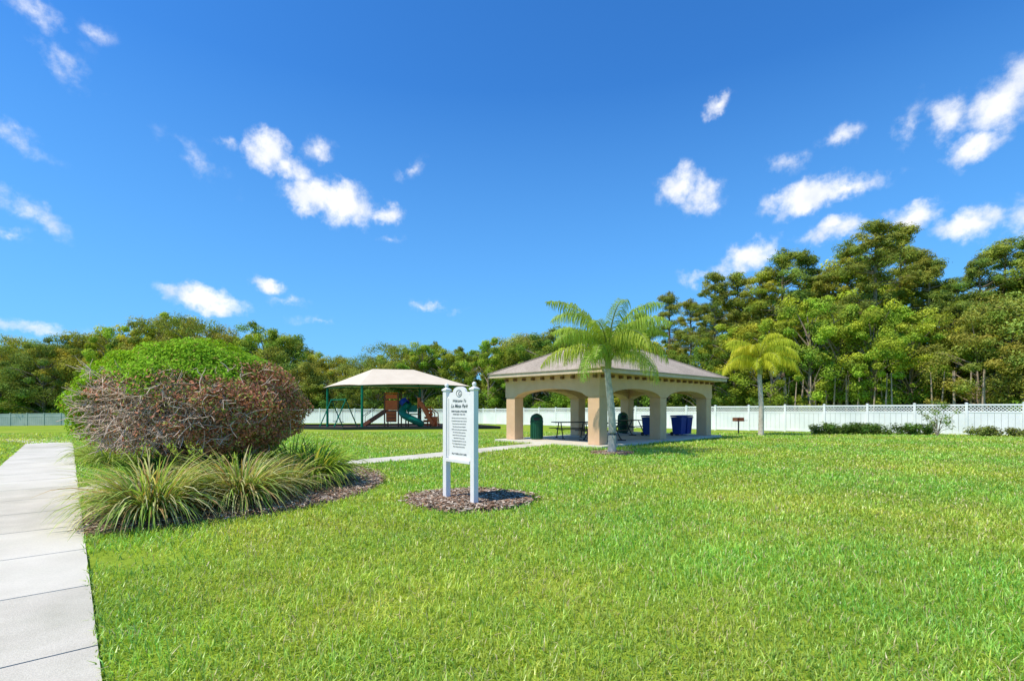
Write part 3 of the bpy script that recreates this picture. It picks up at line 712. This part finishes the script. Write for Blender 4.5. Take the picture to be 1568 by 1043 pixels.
# ------------------------------------------------------------------ palms
def palm(name,x,y,th,tr,nf,fl,cols,seed,lean=0,emax=84,dr=95,efan=62):
    r_=random.Random(seed); root=empty(name,(x,y,gz(x,y))); mb=MB(); pts_=[];rs=[]
    K=28
    for i in range(K+1):
        f=i/K; pts_.append((lean*f*f+.03*math.sin(5*f),0.02*math.sin(7*f),th*f-.1*(i==0))); rs.append(tr*(1.0-.28*f+.35*max(0,.12-f)*3)+(.008 if i%2 else 0))
    mb.tube(pts_,rs,M_palm,12)
    cr=Vector((lean,0,th))
    mb.tube([cr,cr+Vector((0,0,.2)),cr+Vector((0,0,.45)),cr+Vector((0,0,.75))],[tr*.75,tr*.9,tr*.65,tr*.3],M_shaft,12)
    for i in range(9):
        a=r_.uniform(0,6.28); mb.tube([cr+Vector((0,0,.1)),cr+Vector((math.cos(a)*.15,math.sin(a)*.15,.4)),cr+Vector((math.cos(a)*.25,math.sin(a)*.25,.62))],[.045,.035,.02],M_shaft,5)
    Q=[];C=[]
    for k in range(nf):
        a=k*2.39996+r_.uniform(-.25,.25); f0=k/nf
        e0=R(emax-efan*f0+r_.uniform(-7,7)); L=fl*r_.uniform(.8,1.1); droop=R(dr+r_.uniform(-14,28)); S=34
        p=cr+Vector((0,0,.65-.3*f0)); ln_=L/S; path=[p.copy()]; dirs=[]
        for i in range(S):
            f=i/S; ee=e0-droop*f**1.35; d_=Vector((math.cos(a)*math.cos(ee),math.sin(a)*math.cos(ee),math.sin(ee))); p=p+d_*ln_; path.append(p.copy()); dirs.append(d_)
        mb.tube(path[::3],[.026*(1-i/12.5)+.004 for i in range(len(path[::3]))],M_shaft,5)
        sd=Vector((-math.sin(a),math.cos(a),0)); colb=Vector(cols[0]).lerp(Vector(cols[1]),r_.uniform(0,1)*(0.35+.65*f0))
        for i in range(3,S):
            f=i/S
            for rep in range(3):
              for s in(-1,1):
                ll=.66*fl/2.6*math.sin(math.pi*min(1,(f*.9+.12)))**.6*r_.uniform(.65,1.15); pp=path[i]+dirs[i]*ln_*rep/3
                lift=r_.uniform(-.3,.45); d1=(sd*s*.8+dirs[i]*.5+Vector((0,0,lift))).normalized(); d2=(d1*.5+Vector((0,0,-.95))).normalized(); d3=(d1*.12+Vector((0,0,-1))).normalized()
                a1=pp+d1*ll*.34; a2=a1+d2*ll*.38; a3=a2+d3*ll*.38; wv=dirs[i]*.0115; w2=dirs[i]*.009; w3=dirs[i]*.003
                Q+=[[pp-wv*.6,pp+wv*.6,a1+wv,a1-wv],[a1-wv,a1+wv,a2+w2,a2-w2],[a2-w2,a2+w2,a3+w3,a3-w3]]
                cc_=colb*r_.uniform(.65,1.35); C+=[cc_[:]]*3
    mb.obj('trunk',root,smooth=True)
    me=np_mesh('fronds',np.array([[list(v) for v in q_] for q_ in Q]),np.array(C),[M_near]); link(bpy.data.objects.new('fronds',me),root)
palm('palm_tree',3.35,17.2,2.85,.135,21,2.75,((.24,.42,.07),(.62,.62,.09)),12,-.12,emax=72,dr=92,efan=56)
palm('palm_tree',14.2,29.2,3.5,.15,26,2.8,((.42,.52,.05),(.85,.72,.07)),8,-.05,emax=84,dr=128,efan=50)

# ------------------------------------------------------------------ big half-dead shrub
bc=np.array([-6.3,10.2,1.60]); br_=np.array([1.98,1.7,1.26])
n=120000; D=rdir(n); rr=rng.uniform(.80,1.04,n)**.8
lump=1+.035*np.sin(D[:,0]*7+1)+.035*np.sin(D[:,1]*8+D[:,2]*6)+.03*np.sin(D[:,0]*15+D[:,2]*13)
P=D*(rr*lump)[:,None]
nzv=.16*np.sin(D[:,0]*9+D[:,2]*5)+.12*np.sin(D[:,2]*12+D[:,1]*7)+rng.normal(0,.09,n)
kg=P[:,2]*1.35+np.maximum(0,-P[:,0]-.5)*3.0+np.maximum(0,P[:,1])*1.3-np.maximum(0,P[:,0]-.5)*1.2-.56+nzv
green=kg>0
brown=(~green)&(P[:,0]+nzv*.9>.38)
rim=(P[:,2]>.15)&(rng.random(n)<.16)
keep=(P[:,2]>-.72)&(green|(brown&(rng.random(n)<.75))|rim|(rng.random(n)<.07))
P=P[keep];D=D[keep];green=green[keep];brown=brown[keep];m=len(P)
l_=rng.uniform(.02,.042,m); Q=leaf_quads(bc+P*br_,D+np.array([0,0,.3]),l_,l_*.55)
g1=np.array([.29,.51,.04]);b1=np.array([.60,.27,.17])
C=np.where(green[:,None],g1,b1)*rng.uniform(.5,1.35,m)[:,None]; mixr=(rng.random(m)<.30)&(~green); C[mixr]=np.array([.36,.40,.11])*rng.uniform(.6,1.3,mixr.sum())[:,None]
mg=(rng.random(m)<.05)&green; C[mg]=np.array([.45,.32,.12])
mb=MB(); mb.mats=[M_near,M_gbark,M_dbark]; base=Vector((-6.2,10.0,.02))
trunks=[]
for i in range(8):
    a=i*.8; e_=base+Vector((math.cos(a)*.75,math.sin(a)*.6,.9)); mb.tube([base+Vector((math.cos(a)*.1,math.sin(a)*.1,-.05)),base+Vector((math.cos(a)*.28,math.sin(a)*.25,.45)),e_],[.085,.065,.05],M_dbark,7); trunks.append(e_)
for i in range(430):
    while True:
        d_=rdir(1)[0]
        if d_[2]>-.62 and d_[1]<.2 and not (d_[2]>.52) and d_[0]>-.8: break
    if d_[0]>.6 and random.random()<.45: continue
    tgt=Vector(bc+d_*br_*rng.uniform(.86,.99)); s_=random.choice(trunks); pts_=[s_]
    S=6
    for j in range(1,S+1):
        f=j/S; q_=s_.lerp(tgt,f)+Vector((0,0,.2*math.sin(math.pi*f)))+Vector(rng.normal(0,.06,3)); pts_.append(q_)
    mb.tube(pts_,[.017*(1-f_/S)+.006 for f_ in range(S+1)],M_gbark,4)
    for j in range(4,S+1):
        for _ in range(4):
            p_=pts_[j]; e_=p_+Vector(d_)*rng.uniform(.0,.09)+Vector(rng.normal(0,.11,3)); mb.tube([p_,p_.lerp(e_,.5)+Vector(rng.normal(0,.02,3)),e_],[.0075,.0065,.004],M_gbark,3)
link(bpy.data.objects.new('round_shrub',np_mesh('round_shrub',Q,C,[M_near,M_gbark,M_dbark],(mb.v,mb.f,mb.m))))

# ------------------------------------------------------------------ ornamental grass clumps
def clump(name,x,y,rad,h,nb,cols,wd=.010,seedflat=1.0):
    n=nb; a=rng.uniform(0,6.28,n); r0=rad*.3*np.sqrt(rng.random(n)); L=rng.uniform(.6,1.15,n)*math.hypot(rad,h)*.98; tilt=rng.uniform(.15,1.0,n)**.8
    S=6; bx=x+r0*np.cos(a); by=y+r0*np.sin(a); z0=np.full(n,.05); P=[np.stack([bx,by,z0],1)]
    e_=R(86)-tilt*R(40); az_=a+rng.normal(0,.35,n); cur=P[0].copy()
    for i in range(S):
        f=(i+.5)/S; ee=e_-f**1.4*(.25+.75*tilt)*R(130)*seedflat; st=(L/S)[:,None]*np.stack([np.cos(az_)*np.cos(ee),np.sin(az_)*np.cos(ee),np.sin(ee)],1); cur=cur+st; cur[:,2]=np.maximum(cur[:,2],.05+.02*rng.random(n)); P.append(cur.copy())
    sd=np.stack([-np.sin(az_),np.cos(az_),rng.normal(0,.3,n)],1); Q=[];C=[]
    cb_=np.array(cols)[rng.integers(0,len(cols),n)]*rng.uniform(.7,1.25,n)[:,None]
    ws=[.7,1,1,.9,.75,.5,.1]
    for i in range(S):
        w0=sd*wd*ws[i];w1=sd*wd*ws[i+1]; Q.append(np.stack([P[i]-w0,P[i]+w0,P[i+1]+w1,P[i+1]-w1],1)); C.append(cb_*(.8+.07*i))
    link(bpy.data.objects.new(name,np_mesh(name,np.vstack(Q),np.vstack(C),[M_near])))
VAR=[(.52,.54,.20),(.66,.62,.34),(.29,.42,.09),(.22,.36,.06),(.58,.52,.26),(.40,.52,.14),(.46,.32,.15)]
GRN=[(.28,.44,.06),(.36,.50,.08),(.20,.34,.05),(.52,.50,.15)]
DRK=[(.10,.20,.06),(.14,.26,.07),(.07,.13,.05)]
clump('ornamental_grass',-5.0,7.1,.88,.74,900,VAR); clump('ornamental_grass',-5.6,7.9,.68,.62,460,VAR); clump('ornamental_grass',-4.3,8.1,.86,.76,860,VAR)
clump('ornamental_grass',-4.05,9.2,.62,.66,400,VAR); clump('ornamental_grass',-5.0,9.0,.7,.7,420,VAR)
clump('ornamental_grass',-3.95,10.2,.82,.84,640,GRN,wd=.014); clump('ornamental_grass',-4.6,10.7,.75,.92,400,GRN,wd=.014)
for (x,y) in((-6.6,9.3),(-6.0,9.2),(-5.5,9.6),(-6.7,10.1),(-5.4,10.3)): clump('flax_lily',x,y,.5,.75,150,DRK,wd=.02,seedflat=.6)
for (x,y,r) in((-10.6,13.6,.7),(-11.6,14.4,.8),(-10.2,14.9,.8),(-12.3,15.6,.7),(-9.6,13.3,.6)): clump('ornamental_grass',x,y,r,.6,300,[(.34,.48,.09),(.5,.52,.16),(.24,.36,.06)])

# ------------------------------------------------------------------ lawn blades
def lawn(n,a,b_):
    Zr=(math.sqrt(a)+rng.random(n)*(math.sqrt(b_)-math.sqrt(a)))**2; X=rng.uniform(-1,1,n)*(1.1*Zr+.8); Y=Zr
    ex=near_poly(X,Y,SW[:26],W/2-.01)|near_poly(X,Y,PP[::3],.56)|inpoly(X,Y,BED)|inpoly(X,Y,SB)|inpoly(X,Y,PB)
    lx=(X-A.x)*math.cos(ang)+(Y-A.y)*math.sin(ang); ly=-(X-A.x)*math.sin(ang)+(Y-A.y)*math.cos(ang)
    ex|=(lx>-.33)&(lx<LU+.33)&(ly>-.33)&(ly<LV+.33)
    X=X[~ex];Y=Y[~ex];n=len(X)
    pn=np.sin(X*1.1+.7*np.sin(Y*.9))*np.sin(Y*1.3+np.sin(X*.8))+.6*np.sin(X*3.7+Y*2.1)*np.sin(Y*4.3-X*1.7)
    p2=np.sin(X*2.3+1.3*np.sin(Y*1.7+1))*np.sin(Y*2.9+np.sin(X*2.1)*1.2)
    p3=np.sin(X*7.3+2*np.sin(Y*3.1))*np.sin(Y*8.1+2*np.sin(X*2.7+1))
    bare=np.exp(-(((X+4.0)/1.1)**2+((Y-5.3)/.45)**2))+.7*np.exp(-(((X+2.2)/.18)**2+((Y-3.0)/.8)**2))+.9*np.clip(p2-.6,0,1)+.15*np.clip(-p3-.3,0,1)
    kp=rng.random(n)>bare*.85; X=X[kp];Y=Y[kp];pn=pn[kp];p2=p2[kp];p3=p3[kp];n=len(X)
    far=np.clip(Y/4,1,5.5)
    L=(.066+.012*pn+.008*p3)*rng.uniform(.45,1.5,n)*(1+.012*Y); wd=.0035*far*rng.uniform(.7,1.3,n)
    a=rng.uniform(0,6.283,n); lean=rng.uniform(.15,1.2,n); g_=gzv(X,Y)
    d1=np.stack([np.cos(a)*np.sin(lean*.6),np.sin(a)*np.sin(lean*.6),np.cos(lean*.6)],1); l2=lean*1.5
    d2=np.stack([np.cos(a)*np.sin(l2),np.sin(a)*np.sin(l2),np.cos(l2)],1)
    a2=a+rng.normal(1.57,.5,n); sd=np.stack([np.cos(a2),np.sin(a2),np.zeros(n)],1)*wd[:,None]
    p0=np.stack([X,Y,g_-.004],1); p1=p0+d1*(L*.55)[:,None]; p2_=p1+d2*(L*.5)[:,None]
    Q=np.concatenate([np.stack([p0-sd*.8,p0+sd*.8,p1+sd,p1-sd],1),np.stack([p1-sd,p1+sd,p2_+sd*.15,p2_-sd*.15],1)])
    base=np.array([.425,.60,.085])[None,:]*(1+.10*pn+.07*p3)[:,None]*rng.uniform(.6,1.35,n)[:,None]
    base[:,0]*=1+.13*np.sin(X*.7+Y*.5)+.12*p2+rng.normal(0,.12,n)
    dry=rng.random(n)<(.06+.13*np.clip(p2,0,1)); base[dry]=np.array([.66,.58,.29])*rng.uniform(.7,1.2,dry.sum())[:,None]
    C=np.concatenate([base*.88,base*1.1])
    return Q,np.minimum(C,.9)
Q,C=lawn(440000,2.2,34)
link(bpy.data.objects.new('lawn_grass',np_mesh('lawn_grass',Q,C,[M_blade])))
print('done')
